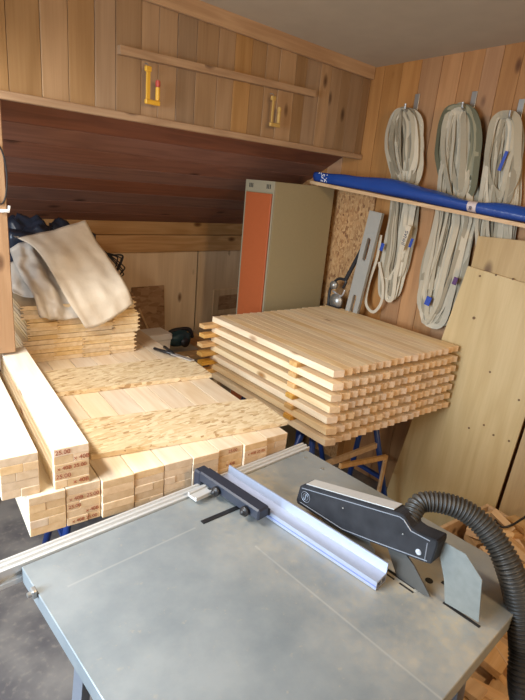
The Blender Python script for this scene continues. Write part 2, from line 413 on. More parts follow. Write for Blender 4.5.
bm = B(); c0 = at(-1, 175, y=YB-.006)
tube(bm, [c0+Vector((.026*math.cos(t), 0, .10*math.sin(t))) for t in [2*math.pi*i/24 for i in range(24)]], .003, 6, closed=True)
tag(link('cord_loop', bm, M['cable']), 'dark cord loop hanging on the wooden partition above the white hook', 'cord')

# ------------------------------------------------------------------ locker
LX0, LY0, LW, LD, LH = 2.085, 2.16, .52, .25, 1.822
L = empty('metal_locker', (LX0, LY0, 0), 0, 'tall beige steel locker with a narrow orange-red door standing in the corner', 'locker')
bm = B(); box(bm, (.006, 0, 0), (LW, LD, LH), .003); link('body', bm, M['beige'], L)
bm = B(); box(bm, (-.001, .0, .0), (.006, .012, LH)); box(bm, (-.001, LD-.012, 0), (.006, LD, LH)); box(bm, (-.001, .012, LH-.062), (.006, LD-.012, LH)); box(bm, (-.001, .012, 0), (.006, LD-.012, .06))
link('front_frame', bm, M['beige2'], L)
bm = B(); box(bm, (-.008, .016, .064), (.004, LD-.016, LH-.068), .002); d_ = link('door', bm, M['red'], L)
bm = B()
for c_ in (.05, .20):
    for k in (-1, 0, 1): box(bm, (-.0025, c_+k*.013-.003, LH-.042), (-.0005, c_+k*.013+.003, LH-.018))
link('vent_slots', bm, M['dark'], L)
bm = B(); box(bm, (-.03, LD-.055, .92), (-.008, LD-.025, 1.0), .004); hd = link('handle', bm, M['black'], d_)

# hatch and leaning OSB offcut on the knee wall
a = at(214, 290, y=YK-.03); b = at(240, 312, y=YK-.03)
bm = B(); box(bm, (a.x, YK-.028, b.z), (b.x, YK-.0165, a.z), .003); hb = tag(link('wall_hatch', bm, M['kneeply']), 'small square wooden hatch cover on the knee wall beside the locker', 'hatch')
bm = B(); box(bm, (a.x+.05, YK-.034, b.z+.04), (b.x-.02, YK-.0285, a.z-.05), .002); link('hatch_panel', bm, M['osbold'], hb)
a = at(132, 287, y=3.05); b = at(164, 286, y=3.05)
bm = B(); box(bm, (0, 0, 0), (b.x-a.x, .012, a.z), .001)
o = link('osb_offcut', bm, M['osbold']); o.location = (a.x, 2.955, 0); o.rotation_euler = (R(-5.0), 0, 0)
tag(o, 'brown OSB offcut leaning upright against the knee wall', 'board')
for (x0, y0, x1, y1, lab) in ((131, 311, 152, 357, 'thin pale stick leaning beside the brown OSB offcut, left one'), (139, 308, 158, 352, 'thin pale stick leaning beside the brown OSB offcut, right one')):
    a, b = at(x0, y0, y=3.04), at(x1, y1, y=2.97)
    d = (b-a); b = a + d*((0.012-a.z)/d.z) if d.z < 0 else b
    bm = B(); bar(bm, a, b, .018, .012); tag(link('wooden_stick', bm, M['shelf']), lab, 'stick', 'sticks leaning at the knee wall')

# ------------------------------------------------------------------ beams (laminated, 10 x 12.5 cm)
def beam_bm(length, rows, w=.1, h=.125, jit=.003, seed=0):
    """rows: list of split positions across the width, bottom to top"""
    rr = random.Random(seed); b_ = B(); n = len(rows)
    for i, sp in enumerate(rows):
        xs_ = [0]+list(sp)+[1]
        for a, b in zip(xs_[:-1], xs_[1:]):
            box(b_, (a*w+.0003, rr.uniform(0, jit), i*h/n+.0003), (b*w-.0003, length-rr.uniform(0, jit), (i+1)*h/n-.0003), .0011)
    return b_
def ends(o, k, me=None):
    me = me or o.data; me.materials.append(M[k])
    for p_ in me.polygons:
        if abs(p_.normal.y) > .6: p_.material_index = 1
ROWS = [[(), (.5,), (), (.45,), ()], [(.5,), (), (.62,), (), ()], [(), (), (.4,), (), ()], [(.62,), (), (.38,), (), ()], [(), (), (), (), ()]]
PZ = .94; PH = .125; pz0 = PZ-PH
fl, fr = at(29, 501, z=PZ), at(290, 434, z=PZ)
fr = Vector((fr.x, fr.y, PZ)); ang = math.atan2(fr.y-fl.y, fr.x-fl.x); Wp = (fr-fl).length; nb = 9; pitchx = Wp/nb
TP = Matrix.Translation((fl.x, fl.y, 0)) @ Matrix.Rotation(ang, 4, 'Z')
TPi = TP.inverted()
stampM = lambda u, z: Matrix.Translation((u, -.0004, z)) @ Matrix.Rotation(R(90), 4, 'X')
def stamps(o, spec, w=.1, h=.125):
    for (s, u, row, size) in spec:
        text('stamp', s, size, M['ink'], o, stampM(u*w, (row+.5)*h/5), .0003)
ordn = ['first', 'second', 'third', 'fourth', 'fifth', 'sixth', 'seventh', 'eighth', 'ninth', 'tenth', 'eleventh', 'twelfth', 'thirteenth', 'fourteenth', 'fifteenth', 'sixteenth', 'seventeenth', 'eighteenth', 'nineteenth', 'twentieth']
PL = 1.72
for i in range(nb):
    bm = beam_bm(PL, ROWS[[0, 3, 4, 1, 2, 1, 3, 1, 0][i]], pitchx-.002, PH, seed=i)
    o = link('pine_beam', bm, M['beam'] if i < 2 or i == 3 else M['pine'])
    j = [0, .004, -.006, .0, .004, -.002, .003, -.008, .002][i]
    ends(o, 'endgrain')
    o.matrix_world = TP @ Matrix.Translation((i*pitchx, j+.002*abs(4-i), pz0))
    tag(o, f'laminated pine beam, {ordn[i]} from the left in the flat row behind the saw' + (', red stamped end' if i in (1, 6, 7) else ''), 'beam', 'beams laid flat on the trestles')
    if i == 1: stamps(o, [('x 40B  25.00', .5, 3, .0165), ('25.00', .22, 2, .016), ('x 40B', .72, 1, .016), ('x 40B 25.00', .5, 0, .015)])
    if i == 6: stamps(o, [('25.00', .55, 4, .016), ('x 40B', .5, 2, .015)])
    if i == 7: stamps(o, [('x 40B 25.00', .5, 3, .015), ('x 40B', .5, 1, .016), ('25.00', .4, 0, .016)])
PT = PZ+.001
# two beams lying on top
for (px, w_, py, rows, lab, sp) in (
    (55, .1, 490, [(.35,), (), (), (.55,), ()], 'bright pine beam with red stamped end lying on the beam row, right one of two', [('25.00', .25, 4, .0185), ('x 40B', .78, 3, .0185), ('x 40B 25.00', .5, 2, .0165), ('25.00', .25, 1, .0185), ('x 40B', .75, 0, .0185)]),
    (2, .1, 502, [(.5,), (), (.4,), (.6,), ()], 'bright pine beam with plain end lying on the beam row, at left edge', [])):
    a = at(px, py, z=PT); b = at(*((90, 482) if px == 55 else (41, 495)), z=PT)
    w2 = (b-a).length; an = math.atan2(b.y-a.y, b.x-a.x)
    o = link('pine_beam', beam_bm(.91, rows, w2, .125, seed=px), M['beam'])
    ends(o, 'endgrain')
    o.matrix_world = Matrix.Translation(a) @ Matrix.Rotation(R(-8.5 if px == 55 else -8.0), 4, 'Z')
    tag(o, lab, 'beam', 'beams lying across the top'); stamps(o, sp, w2)
# OSB strips on the beams
def strip(pts, z, th, m_, name, label, cat):
    bm = B(); P_ = [at(x, y, z=z+th) for x, y in pts]
    prism(bm, [(p_.x, p_.y) for p_ in P_], 2, z, z+th, .0008); return tag(link(name, bm, m_), label, cat)
strip([(91, 455), (288, 421), (256, 398), (70, 421)], PT, .018, M['osb'], 'osb_strip', 'golden OSB strip lying across the beams nearest the saw', 'board')
strip([(38, 395), (212, 374), (188, 356), (24, 373)], PT, .018, M['osb'], 'osb_strip', 'golden OSB strip lying across the beams near the board stack', 'board')

# ------------------------------------------------------------------ tongue and groove boards stack
TB = .02; TW = .128
tgp = [(0, 0), (TW, 0), (TW, .006), (TW+.012, .0085), (TW+.012, .0115), (TW, .014), (TW, TB-.001), (0, TB-.001), (0, .014), (.0135, .0115), (.0135, .0085), (0, .006)]
bm = B(); prism(bm, tgp, 1, 0, .70); src = bpy.data.meshes.new('grooved_board'); bmesh.ops.recalc_face_normals(bm, faces=bm.faces); bm.to_mesh(src); bm.free(); src.materials.append(M['tg'])
f0 = at(20, 363, z=PT)
TT = Matrix.Translation((f0.x+.012, f0.y-.02, PT)) @ Matrix.Rotation(R(-7.5), 4, 'Z')
rr = random.Random(3)
for k in range(13):
    offx = 0 if k < 5 else (.035 if k < 10 else -.005)
    for c in range(4):
        o = bpy.data.objects.new('grooved_board', src); COL.objects.link(o)
        o.matrix_world = TT @ Matrix.Translation((offx*.6+c*(TW+.0008)+rr.uniform(-.0003, .0003), rr.uniform(-.005, .005)+(.012 if 5 <= k < 10 else 0), k*(TB+.0004)))
        tag(o, f'grooved pine board, {ordn[12-k]} layer from the top, {["leftmost", "second from left", "third from left", "rightmost"][c]} in the stack at left', 'board', 'grooved boards in the stack at the back left')
TZ = PT+13*(TB+.0004)

# loose board on the right of stack top
a = at(128, 296, z=TZ+.002)
bm = B(); box(bm, (-.16, 0, 0), (.05, .25, .006), .001); o = link('thin_offcut', bm, M['osbold']); o.matrix_world = Matrix.Translation((1.22, 2.25, TZ+.0005)) @ Matrix.Rotation(R(-14), 4, 'Z')
tag(o, 'thin brown offcut lying on the top right of the board stack', 'board')

# ------------------------------------------------------------------ covering sheets on that stack
def patch(name, rows, m_, nu=40, nv=40, amp=.006, th=.0015, seed=0, fs=9, pleat=0):
    """smooth sheet through a grid of points"""
    rows = [smooth_path(r, 8) for r in rows]
    cols = list(zip(*rows)); cols = [smooth_path(list(c), 8) for c in cols]
    bm = B(); V_ = []
    for i, c in enumerate(cols):
        V_.append([])
        for j, p_ in enumerate(c):
            q = p_*fs+Vector((seed*3.1, seed, 0))
            n_ = noise.noise(q)*amp + noise.noise(q*2.7)*amp*.4 + abs(noise.noise(q*1.3+Vector((9, 2, 4))))*amp
            n_ += pleat*math.sin(i*.9+2*noise.noise(q*.6))
            V_[-1].append(bm.verts.new(p_+Vector((-.2, -1, .55))*n_))
    for i in range(len(V_)-1):
        for j in range(len(V_[0])-1): bm.faces.new((V_[i][j], V_[i+1][j], V_[i+1][j+1], V_[i][j+1]))
    o = link(name, bm, m_, smooth=True)
    md = o.modifiers.new('thick', 'SOLIDIFY'); md.thickness = th; md.offset = 0
    return o
# dark film bundle on the stack
def blob(bm, c, r, amp, fs, seed=0, sub=4, flat=None):
    b2 = B(); bmesh.ops.create_icosphere(b2, subdivisions=sub, radius=1)
    for v in b2.verts:
        n_ = v.co.copy(); q = n_*fs+Vector((seed, 0, seed*2))
        k = 1+amp*(noise.noise(q)+.5*noise.noise(q*2.3)+.25*noise.noise(q*5))
        v.co = Vector(c)+Vector((n_.x*r[0]*k, n_.y*r[1]*k, n_.z*r[2]*k))
        if flat is not None and v.co.z < flat: v.co.z = flat
    merge(bm, b2)
bm = B(); blob(bm, (.95, 2.70, TZ+.08), (.245, .17, .225), .35, 2.2, 3, 5, TZ+.001); blob(bm, (1.12, 2.70, TZ+.10), (.16, .15, .20), .3, 2.5, 5, 5, TZ+.001)
tag(link('plastic_bundle', bm, M['darkfilm'], smooth=True), 'crumpled dark blue plastic film bundle on the board stack, under the cream tarpaulin', 'plastic sheet')
bm = B(); rr = random.Random(5)
for k in range(7):
    a, b, c = at(100+k*.8, 251+k*1.5, y=2.66), at(119+rr.uniform(-3, 4), 258+rr.uniform(-4, 16), y=2.58), at(108+rr.uniform(-1, 8), 285+rr.uniform(-8, 3), y=2.52)
    tube(bm, smooth_path([a+Vector((-.06, .04, -.02)), a+Vector((0, 0, .015)), b+Vector((0, 0, .01)), b+Vector((.005, 0, -.02)), c], 6), .0035, 6)
tag(link('cable_coil', bm, M['cable'], smooth=True), 'coil of thin black cable sticking out behind the cream tarpaulin', 'cable')
def g(x, y, d): return at(x, y, y=d)
# lower sheet, hangs over the left front edge
lower = [[g(10, 248, 2.54), g(30, 241, 2.54), g(52, 250, 2.50)],
         [g(16, 268, 2.43), g(34, 262, 2.42), g(62, 275, 2.40)],
         [g(32, 295, 2.26), g(50, 292, 2.26), g(75, 300, 2.25)],
         [g(40, 318, 2.215), g(57, 320, 2.215), g(80, 318, 2.215)]]
tag(patch('folded_plastic_sheet', lower, M['sheet'], amp=.016, seed=2, fs=16, pleat=.010), 'dull folded translucent plastic sheet hanging out from under the cream tarpaulin', 'plastic sheet')
low2 = [[g(9, 262, 2.47), g(20, 262, 2.46), g(33, 275, 2.42)], [g(10, 285, 2.40), g(22, 284, 2.37), g(40, 290, 2.34)], [g(13, 293, 2.35), g(26, 297, 2.33), g(44, 298, 2.31)]]
tag(patch('crumpled_plastic_sheet', low2, M['sheet'], amp=.012, seed=6, fs=14), 'small crumpled grey plastic sheet by the partition post on the board stack', 'plastic sheet')
tar = [[g(17, 239, 2.50), g(38, 234, 2.50), g(62, 228, 2.50), g(84, 221, 2.50)],
       [g(34, 249, 2.43), g(54, 248, 2.40), g(76, 246, 2.40), g(95, 241, 2.42)],
       [g(50, 272, 2.33), g(68, 272, 2.30), g(92, 268, 2.30), g(110, 263, 2.33)],
       [g(66, 300, 2.21), g(84, 300, 2.20), g(106, 293, 2.195), g(124, 285, 2.20)],
       [g(84, 328, 2.195), g(97, 326, 2.185), g(115, 316, 2.175), g(132, 304, 2.175)]]
tar = [[p_+Vector((-.004, -.022, .006)) for p_ in row] for row in tar]
tag(patch('cream_tarpaulin', tar, M['tarp'], amp=.007, th=.003, seed=1, fs=10, pleat=.002), 'cream tarpaulin folded and draped over the grooved board stack', 'tarpaulin')
fold = [[g(33, 249, 2.42), g(27, 250, 2.45)], [g(50, 272, 2.315), g(45, 274, 2.34)], [g(66, 300, 2.195), g(60, 303, 2.215)], [g(84, 328, 2.18), g(77, 332, 2.195)]]

# ------------------------------------------------------------------ trestles
def trestle(name, cx, y, zt, span, label, splay=.16, crossz=.5, blue=True, xs=0, rot=0):
    e = empty(name, (cx, y, 0), rot, label, 'trestle')
    bm = B(); box(bm, (-span/2, -.03, zt-.06), (span/2, .03, zt), .004); link('top_rail', bm, M['shelf'], e)
    for sx in (-1, 1):
        for sy in (-1, 1):
            bm = B(); tube(bm, [(sx*(span/2-.09), sy*.02, zt-.03), (sx*(span/2+.04), sy*splay, .01)], .016, 10)
            link('leg', bm, M['bluesteel'], e, True)
        bm = B(); bar(bm, (sx*(span/2-.015), -splay*.62, .3), (sx*(span/2-.015), splay*.62, .3), .02, .02); link('brace', bm, M['bluesteel'], e)
    bm = B(); bar(bm, (-span/2+.06, -.065, crossz), (span/2-.06, -.065, crossz), .016, .03); link('cross_bar', bm, M['shelf'], e)
    return e
SZT = 1.10; LAY = 7; PIT = .0515; TH = .030; SZB = SZT-(LAY-1)*PIT-TH
trestle('trestle', 1.0, 1.85, pz0-.0005, .60, 'blue legged trestle under the near end of the beam row', rot=ang)
trestle('trestle', 1.03, 2.75, pz0-.0005, .66, 'blue legged trestle under the far end of the beam row', rot=ang)
trestle('trestle', 2.0, 1.42, SZB-.0005, .62, 'blue legged trestle under the front of the spaced slat stack', splay=.17, rot=R(-4), crossz=.50)
trestle('trestle', 2.05, 1.92, SZB-.0005, .62, 'blue legged trestle under the rear of the spaced slat stack', splay=.15, rot=R(-4))
bm = B(); bar(bm, at(378, 495, y=1.27), at(386, 456, y=1.27), .014, .022); bar(bm, at(386, 457, y=1.27), at(340, 466, y=1.29), .016, .024)
tag(link('steel_bracket', bm, M['shelf']), 'thin pale angle frame under the slat stack in front of the blue leg', 'frame')

# ------------------------------------------------------------------ spaced slat stack
nc = 18; sFL, sFR, sBL = at(334, 371, z=SZT), at(459, 346, z=SZT), at(206, 317, z=SZT)
sang = math.atan2(sFR.y-sFL.y, sFR.x-sFL.x); SW = (sFR-sFL).length; SL = (sBL-sFL).length
pc = SW/nc; sw = pc-.0007
TS = Matrix.Translation((sFL.x, sFL.y, 0)) @ Matrix.Rotation(R(-4.2), 4, 'Z')
cut = .015
def slat_bm(L_):
    b_ = B(); prism(b_, [(0, 0), (sw, -cut), (sw, L_-cut), (0, L_)], 2, 0, TH, .0006); return b_
bm = slat_bm(SL); bmesh.ops.recalc_face_normals(bm, faces=bm.faces); sm = bpy.data.meshes.new('pine_slat'); bm.to_mesh(sm); bm.free(); sm.materials.append(M['slat']); ends(None, 'slatend', sm)
rr = random.Random(11)
for k in range(LAY):
    z = SZT-TH-k*PIT
    for c in range(nc):
        o = bpy.data.objects.new('pine_slat', sm); COL.objects.link(o)
        dx = (-.012 if k else .012) if False else 0
        o.matrix_world = TS @ Matrix.Translation((c*pc+dx+(0 if k == 0 else -.010), (0 if k == 0 else -.012)+rr.uniform(-.004, .004)-c*.0006, z))
        tag(o, f'pale pine slat, {"top" if k == 0 else ordn[k]+" from top"} layer, {"leftmost" if c == 0 else ordn[c]+" from left"} in the spaced slat stack', 'slat', 'pine slats stacked with spacers')
    if k < LAY-1:
        for (yy, x0, nm) in ((.20, -.013, 'front'), (.86, -.075, 'rear')):
            if nm == 'rear': x0 = -.085+rr.uniform(-.01, .01)
            else: x0 = -.022+rr.uniform(-.003, .003)
            bm = B(); box(bm, (x0, 0, 0), (SW+.005, .05, PIT-TH-.0006), .001)
            o = link('wooden_spacer', bm, M['sticker']); o.matrix_world = TS @ Matrix.Translation((0, yy, z-(PIT-TH)+.0003))
            tag(o, f'golden wooden spacer, {ordn[k]} from top at the {nm} end of the slat stack', 'spacer', 'spacers between slat layers')

# ------------------------------------------------------------------ bench behind with box and tool
BZ = .765
e = empty('low_bench', (1.76, 2.68, 0), 0, 'low wooden bench in the shadow behind the slat stack', 'bench')
bm = B(); box(bm, (-.28, -.26, BZ-.03), (.30, .18, BZ), .002); link('bench_top', bm, M['shelf'], e)
for sx in (-.24, .25):
    for sy in (-.22, .15):
        bm = B(); box(bm, (sx-.02, sy-.02, 0), (sx+.02, sy+.02, BZ-.03)); link('leg', bm, M['shelf'], e)
e = empty('plastic_box', (at(155, 337, y=2.53).x, 2.60, BZ), R(-3), 'white plastic lidded box with a dark label behind the OSB strip', 'box')
bm = B(); prism(bm, [(-.105, 0), (.105, 0), (.115, .085), (-.115, .085)], 1, -.07, .07, .004); link('tub', bm, M['white'], e)
bm = B(); box(bm, (-.121, -.077, .085), (.121, .077, .125), .006); link('lid', bm, M['white'], e)
bm = B(); box(bm, (-.06, -.0735, .04), (-.01, -.070, .082)); lb = link('label', bm, M['purple'], e)
e = empty('power_tool', (1.75, 2.56, BZ), R(-6), 'dark teal power tool with black handle between the box and slat stack', 'power tool')
bm = B(); blob(bm, (0, 0, .075), (.085, .055, .055), .12, 2, 1, 4, .005); link('motor_housing', bm, M['teal'], e, True)
bm = B(); tube(bm, smooth_path([(-.08, 0, .08), (-.05, 0, .12), (.02, 0, .13), (.08, 0, .12), (.10, 0, .07)], 6), .014, 10); link('handle', bm, M['black'], e, True)
bm = B(); box(bm, (-.11, -.055, 0), (.12, .055, .008), .002); link('sole_plate', bm, M['steel'], e)
bm = B(); cyl(bm, (.02, -.06, .06), .03, .012, 'Y', 18, .003); link('side_knob', bm, M['black'], e, True)
# pliers lying at the far end of the beams
e0 = at(163, 349, z=PZ+.02); e1 = at(196, 364, z=PT+.018+.004)
e = empty('hand_tool', (e0.x, e0.y, PT), 0, 'black handled hand tool with bright tip lying beside the far OSB strip', 'hand tool')
a = Vector((0, 0, .010)); d = Vector((.02, -.26, .02))
bm = B(); tube(bm, [a+Vector((-.02, .05, .0)), a+d*.35], .008, 8); link('handle', bm, M['black'], e, True)
bm = B(); tube(bm, [a+Vector((.04, .05, .0)), a+d*.35], .008, 8); link('handle', bm, M['black'], e, True)
bm = B(); bar(bm, a+d*.3, a+d*.9, .022, .006); link('blade', bm, M['alu'], e)

# ------------------------------------------------------------------ table saw
TZ0 = .88; tx0, tx1, ty0, ty1 = .313, 1.325, .245, 1.075
S = empty('table_saw', (tx0, ty0, 0), 0, 'grey steel table saw with aluminium guide rail in the foreground', 'table saw')
def sl(v): return (v[0]-tx0, v[1]-ty0, v[2])
bm = B(); box(bm, sl((tx0, ty0, TZ0-.004)), sl((tx1, ty1, TZ0)), .0018)
# opening strip along the blade is a separate dark insert (below)
link('table_top', bm, M['table'], S)
bm = B()
for lo, hi in (((tx0+.001, ty0+.001, TZ0-.045), (tx0+.004, ty1-.001, TZ0-.004)), ((tx1-.004, ty0+.001, TZ0-.045), (tx1-.001, ty1-.001, TZ0-.004)),
               ((tx0+.004, ty0+.001, TZ0-.045), (tx1-.004, ty0+.004, TZ0-.004)), ((tx0+.004, ty1-.004, TZ0-.045), (tx1-.004, ty1-.001, TZ0-.004))):
    box(bm, sl(lo), sl(hi))
link('table_skirt', bm, M['table'], S)
for (x, y, dx, dy) in ((tx0+.10, ty0+.10, -.05, -.05), (tx0+.10, ty1-.10, -.05, .04), (tx1-.10, ty0+.10, .05, -.05), (tx1-.10, ty1-.10, .05, .04)):
    bm = B(); sx = 1 if dx < 0 else -1; sy = 1 if dy < 0 else -1
    prof = [(0, 0), (sx*.05, 0), (sx*.05, sy*.003), (sx*.003, sy*.003), (sx*.003, sy*.05), (0, sy*.05)]
    vs = [[bm.verts.new(Vector(sl((x+q[0], y+q[1], TZ0-.046)))) for q in prof], [bm.verts.new(Vector(sl((x+dx+q[0], y+dy+q[1], 0)))) for q in prof]]
    for i in range(6): bm.faces.new((vs[0][i], vs[0][(i+1) % 6], vs[1][(i+1) % 6], vs[1][i]))
    bm.faces.new(vs[0]); bm.faces.new(vs[1][::-1])
    link('leg', bm, M['greysteel'], S)
bm = B(); box(bm, (.09, .06, .28), (.12, ty1-ty0-.06, .33)); link('brace', bm, M['greysteel'], S)
bm = B(); box(bm, (tx1-tx0-.12, .06, .28), (tx1-tx0-.09, ty1-ty0-.06, .33)); link('brace', bm, M['greysteel'], S)
bm = B(); box(bm, (.10, .06, .28), (tx1-tx0-.10, .09, .33)); link('brace', bm, M['greysteel'], S)
bm = B(); box(bm, (.42, .18, .50), (.80, .62, TZ0-.05), .01); link('motor_cabinet', bm, M['greysteel'], S)
# latch bits under left edge
bm = B(); p_ = at(31, 594, x=tx0-.012); box(bm, sl(p_+Vector((.0, -.010, -.012))), sl(p_+Vector((.012, .010, .012))), .003); cyl(bm, sl(p_+Vector((-.002, 0, .0))), .006, .012, 'X', 10); link('side_latch', bm, M['steel'], S)
# guide rail: grooved aluminium extrusion along the far edge
y0, y1 = ty1+.002, ty1+.046
rail = [(y0, .835), (y1, .835), (y1, .872), (y1-.004, .886), (y1-.012, .888), (y1-.014, .882), (y1-.019, .882), (y1-.021, .888), (y0+.016, .888), (y0+.014, .881), (y0+.008, .881), (y0+.006, .886), (y0, .886), (y0, .868), (y0+.012, .866), (y0+.012, .85), (y0, .848)]
bm = B(); prism(bm, [(q[0]-ty0, q[1]) for q in rail], 0, .258-tx0, 1.345-tx0); link('guide_rail', bm, M['aluwarm'], S)
bm = B(); box(bm, sl((.252, y0+.002, .838)), sl((.258, y1-.003, .884)), .001); cyl(bm, sl((.25, y0+.02, .858)), .006, .006, 'X', 10); link('rail_end_cap', bm, M['black'], S)
# corner bolts
bm = B()
for (px, py) in ((305, 458), (322, 469), (301, 452)): c_ = at(px, py, z=TZ0); cyl(bm, sl(c_+Vector((0, 0, .001))), .006, .003, 'Z', 10)
link('corner_screws', bm, M['steel'], S)
# insert plate with slots, rotated to the blade line
q0, q1 = at(350, 541, z=TZ0), at(478, 622, z=TZ0)
bx = 1.034
bm = B(); box(bm, sl((bx-.006, .43, TZ0)), sl((bx+.07, .86, TZ0+.0012)), .0004); ins = link('insert_plate', bm, M['table'], S)
bm = B(); box(bm, sl((bx-.003, .44, TZ0+.0012)), sl((bx+.006, .84, TZ0+.0018))); link('blade_slot', bm, M['dark'], ins)
bm = B()
h1 = at(429, 581, z=TZ0); cyl(bm, sl((h1.x, h1.y, TZ0+.0014)), .010, .001, 'Z', 20)
link('finger_hole', bm, M['dark'], ins)
h2 = at(444, 583, z=TZ0)
for lo, hi in (((bx-.016, .435), (bx-.011, .475)), ((bx-.016, .49), (bx-.011, .53)), ((h2.x-.006, h2.y-.006), (h2.x+.006, h2.y+.006)), ((1.049, .28), (1.058, .372))):
    bm = B(); box(bm, sl((*lo, TZ0)), sl((*hi, TZ0+.0008))); link('table_slot', bm, M['dark'], S)
# saw blade
bm = B(); n = 48; pts = []
for i in range(n):
    t = 2*math.pi*i/n; r = .112 if i % 2 else .105
    pts.append((.655+r*math.cos(t)-ty0, .845+r*math.sin(t)))
prism(bm, pts, 0, bx+.0-tx0, bx+.0025-tx0); link('blade', bm, M['steel'], S)
# riving knife (dark curved blade behind the saw blade) and grey end plate
kn = [at(x, y, x=bx) for x, y in ((386, 543), (404, 552), (414, 566), (430, 597), (418, 592), (397, 578))]
bm = B(); prism(bm, [(q.y-ty0, max(q.z, TZ0-.01)) for q in kn], 0, bx+.0-tx0, bx+.004-tx0); link('riving_knife', bm, M['darksteel'], S)
pl = [at(x, y, x=1.052) for x, y in ((436.4, 537), (466, 554.6), (482, 580), (478.6, 622.5), (444.7, 602.7), (444, 580))]
bm = B(); prism(bm, [(q.y-ty0, q.z) for q in pl], 0, 1.052-tx0, 1.0545-tx0, .0004); link('splitter_plate', bm, M['dull'], S)
# guard: black moulded hood
gp = [(300, 486), (304, 484.5), (400, 513.5), (404, 516), (411, 528), (418, 533), (437, 541), (437, 545), (431, 564), (427, 563.5), (370, 542), (342, 531.5), (297, 503.5), (296, 500)]
G = [at(x, y, x=bx-.022) for x, y in gp]
poly = [(q.y-ty0, q.z) for q in G]
bm = B(); prism(bm, poly, 0, bx-.022-tx0, bx+.026-tx0, .002); gd = link('blade_guard', bm, M['guard'], S)
def gpt(x, y): q = at(x, y, x=bx-.0225); return Vector((q.x-tx0, q.y-ty0, q.z))
bm = B(); tube(bm, [gpt(*q) for q in ((302, 488), (400, 517), (404, 520), (411, 531), (430, 541))], .0013, 6); tube(bm, [gpt(*q) for q in ((427, 561), (370, 540), (342, 529), (300, 502))], .0013, 6); tube(bm, [gpt(*q) for q in ((427.5, 543), (424.5, 561))], .0013, 6)
link('guard_edge_seam', bm, M['greysteel'], gd)
c_ = gpt(418.5, 552); bm = B(); cyl(bm, c_, .0075, .006, 'X', 16, .002); link('guard_screw', bm, M['alu'], gd)
for q in ((403, 534), (343, 508)): bm = B(); cyl(bm, gpt(*q), .002, .003, 'X', 8); link('guard_rivet', bm, M['steel'], gd)
bm = B(); c_ = gpt(305.5, 497)
for r_ in (.016, .0095): tube(bm, [c_+Vector((0, r_*math.cos(t), r_*math.sin(t))) for t in [2*math.pi*i/24 for i in range(24)]], .0007, 6, closed=True)
box(bm, c_+Vector((-.0006, -.002, -.006)), c_+Vector((.0006, .002, .006))); link('guard_emblem', bm, M['greysteel'], gd)
# dust cover plate on top of hood
tp = [at(x, y, x=bx) for x, y in ((302, 484), (400, 510))]
bm = B(); a, b = poly[1], poly[2]
vs = [(bx-.017-tx0, a[0]-.004, a[1]+.0008), (bx+.021-tx0, a[0]-.004, a[1]+.0008), (bx+.021-tx0, b[0]+.02, b[1]-.0035), (bx-.017-tx0, b[0]+.02, b[1]-.0035)]
lo_ = [bm.verts.new(v) for v in vs]; up_ = [bm.verts.new(Vector(v)+Vector((0, 0, .0025))) for v in vs]
bm.faces.new(lo_[::-1]); bm.faces.new(up_)
for i in range(4): bm.faces.new((lo_[i], lo_[(i+1) % 4], up_[(i+1) % 4], up_[i]))
link('guard_top_cover', bm, M['aluwarm'], gd)

# rip fence (slides on the rail)
fA, fB = at(229, 466, z=.935), at(388, 565, z=.935)
fang = math.atan2(fA.x-fB.x, fA.y-fB.y)        # skew of fence from +Y
fl_ = (fA-fB).length
Fe = empty('rip_fence', (fB.x, fB.y, TZ0), -fang, 'aluminium rip fence with black clamp set across the saw table', 'saw fence')
t_ = .0025
prof = [(-.042, .0015), (.004, .0015), (.004, .056), (-.000, .056), (-.000, .030), (-.036, .030), (-.036, .026), (-.042, .026)]
bm = B(); prism(bm, [(.004, .026), (.004, .058), (0, .058), (-.002, .030), (-.042, .026), (-.042, .002), (-.038, .002), (-.038, .022), (0, .022), (0, .002), (.004, .002)], 1, 0, fl_)
box(bm, (-.038, 0, .002), (0, fl_, .005)); box(bm, (-.022, 0, .005), (-.019, fl_, .022)); link('fence_profile', bm, M['alumatt'], Fe)
bm = B(); box(bm, (-.0432, 0, .011), (-.0421, fl_, .0135)); link('groove_shade', bm, plain('blue_shadow_groove', (.16, .20, .50), .4), Fe)  # thin strip on the profile side, bluish groove shade put into its colour
cl = fl_+.035
bm = B(); box(bm, (-.094, cl-.262, .018), (-.050, cl, .054), .005); box(bm, (-.050, cl-.262, .018), (-.043, cl-.10, .040), .002); box(bm, (-.094, cl-.004, -.03), (-.050, cl+.028, .050), .005)
ck = link('clamp_block', bm, M['clamp'], Fe)
for yy in (cl-.090, cl-.215):
    bm = B(); cyl(bm, (-.103, yy, .032), .015, .018, 'X', 14, .005); cyl(bm, (-.113, yy, .032), .008, .010, 'X', 12, .003); link('clamp_knob', bm, M['black'], ck, True)
bm = B(); box(bm, (-.165, cl-.075, .012), (-.098, cl-.035, .020), .002); box(bm, (-.165, cl-.075, .020), (-.098, cl-.068, .026), .001); box(bm, (-.165, cl-.042, .020), (-.098, cl-.035, .026), .001); link('rail_slider', bm, M['aluwarm'], ck)
bm = B(); a, b = at(202, 523, z=TZ0), at(240, 507, z=TZ0)
bar(bm, a+Vector((0, 0, .002)), b+Vector((0, 0, .002)), .014, .003); sc_ = tag(link('scale_strip', bm, M['black']), 'flat black scale strip lying on the saw table left of the fence', 'ruler')

# dust hose
hp = [(1.045, .495, 1.045), at(420, 503, z=1.075), at(445, 503.5, z=1.08), at(470, 514, z=1.065), at(492, 536, z=1.03), at(508, 565, z=.98), at(518, 600, z=.90), at(523, 645, z=.80), at(524, 700, z=.66), (1.42, .13, .30), (1.55, .10, .06), (1.9, -.2, .05)]
pts = smooth_path(hp, 60)
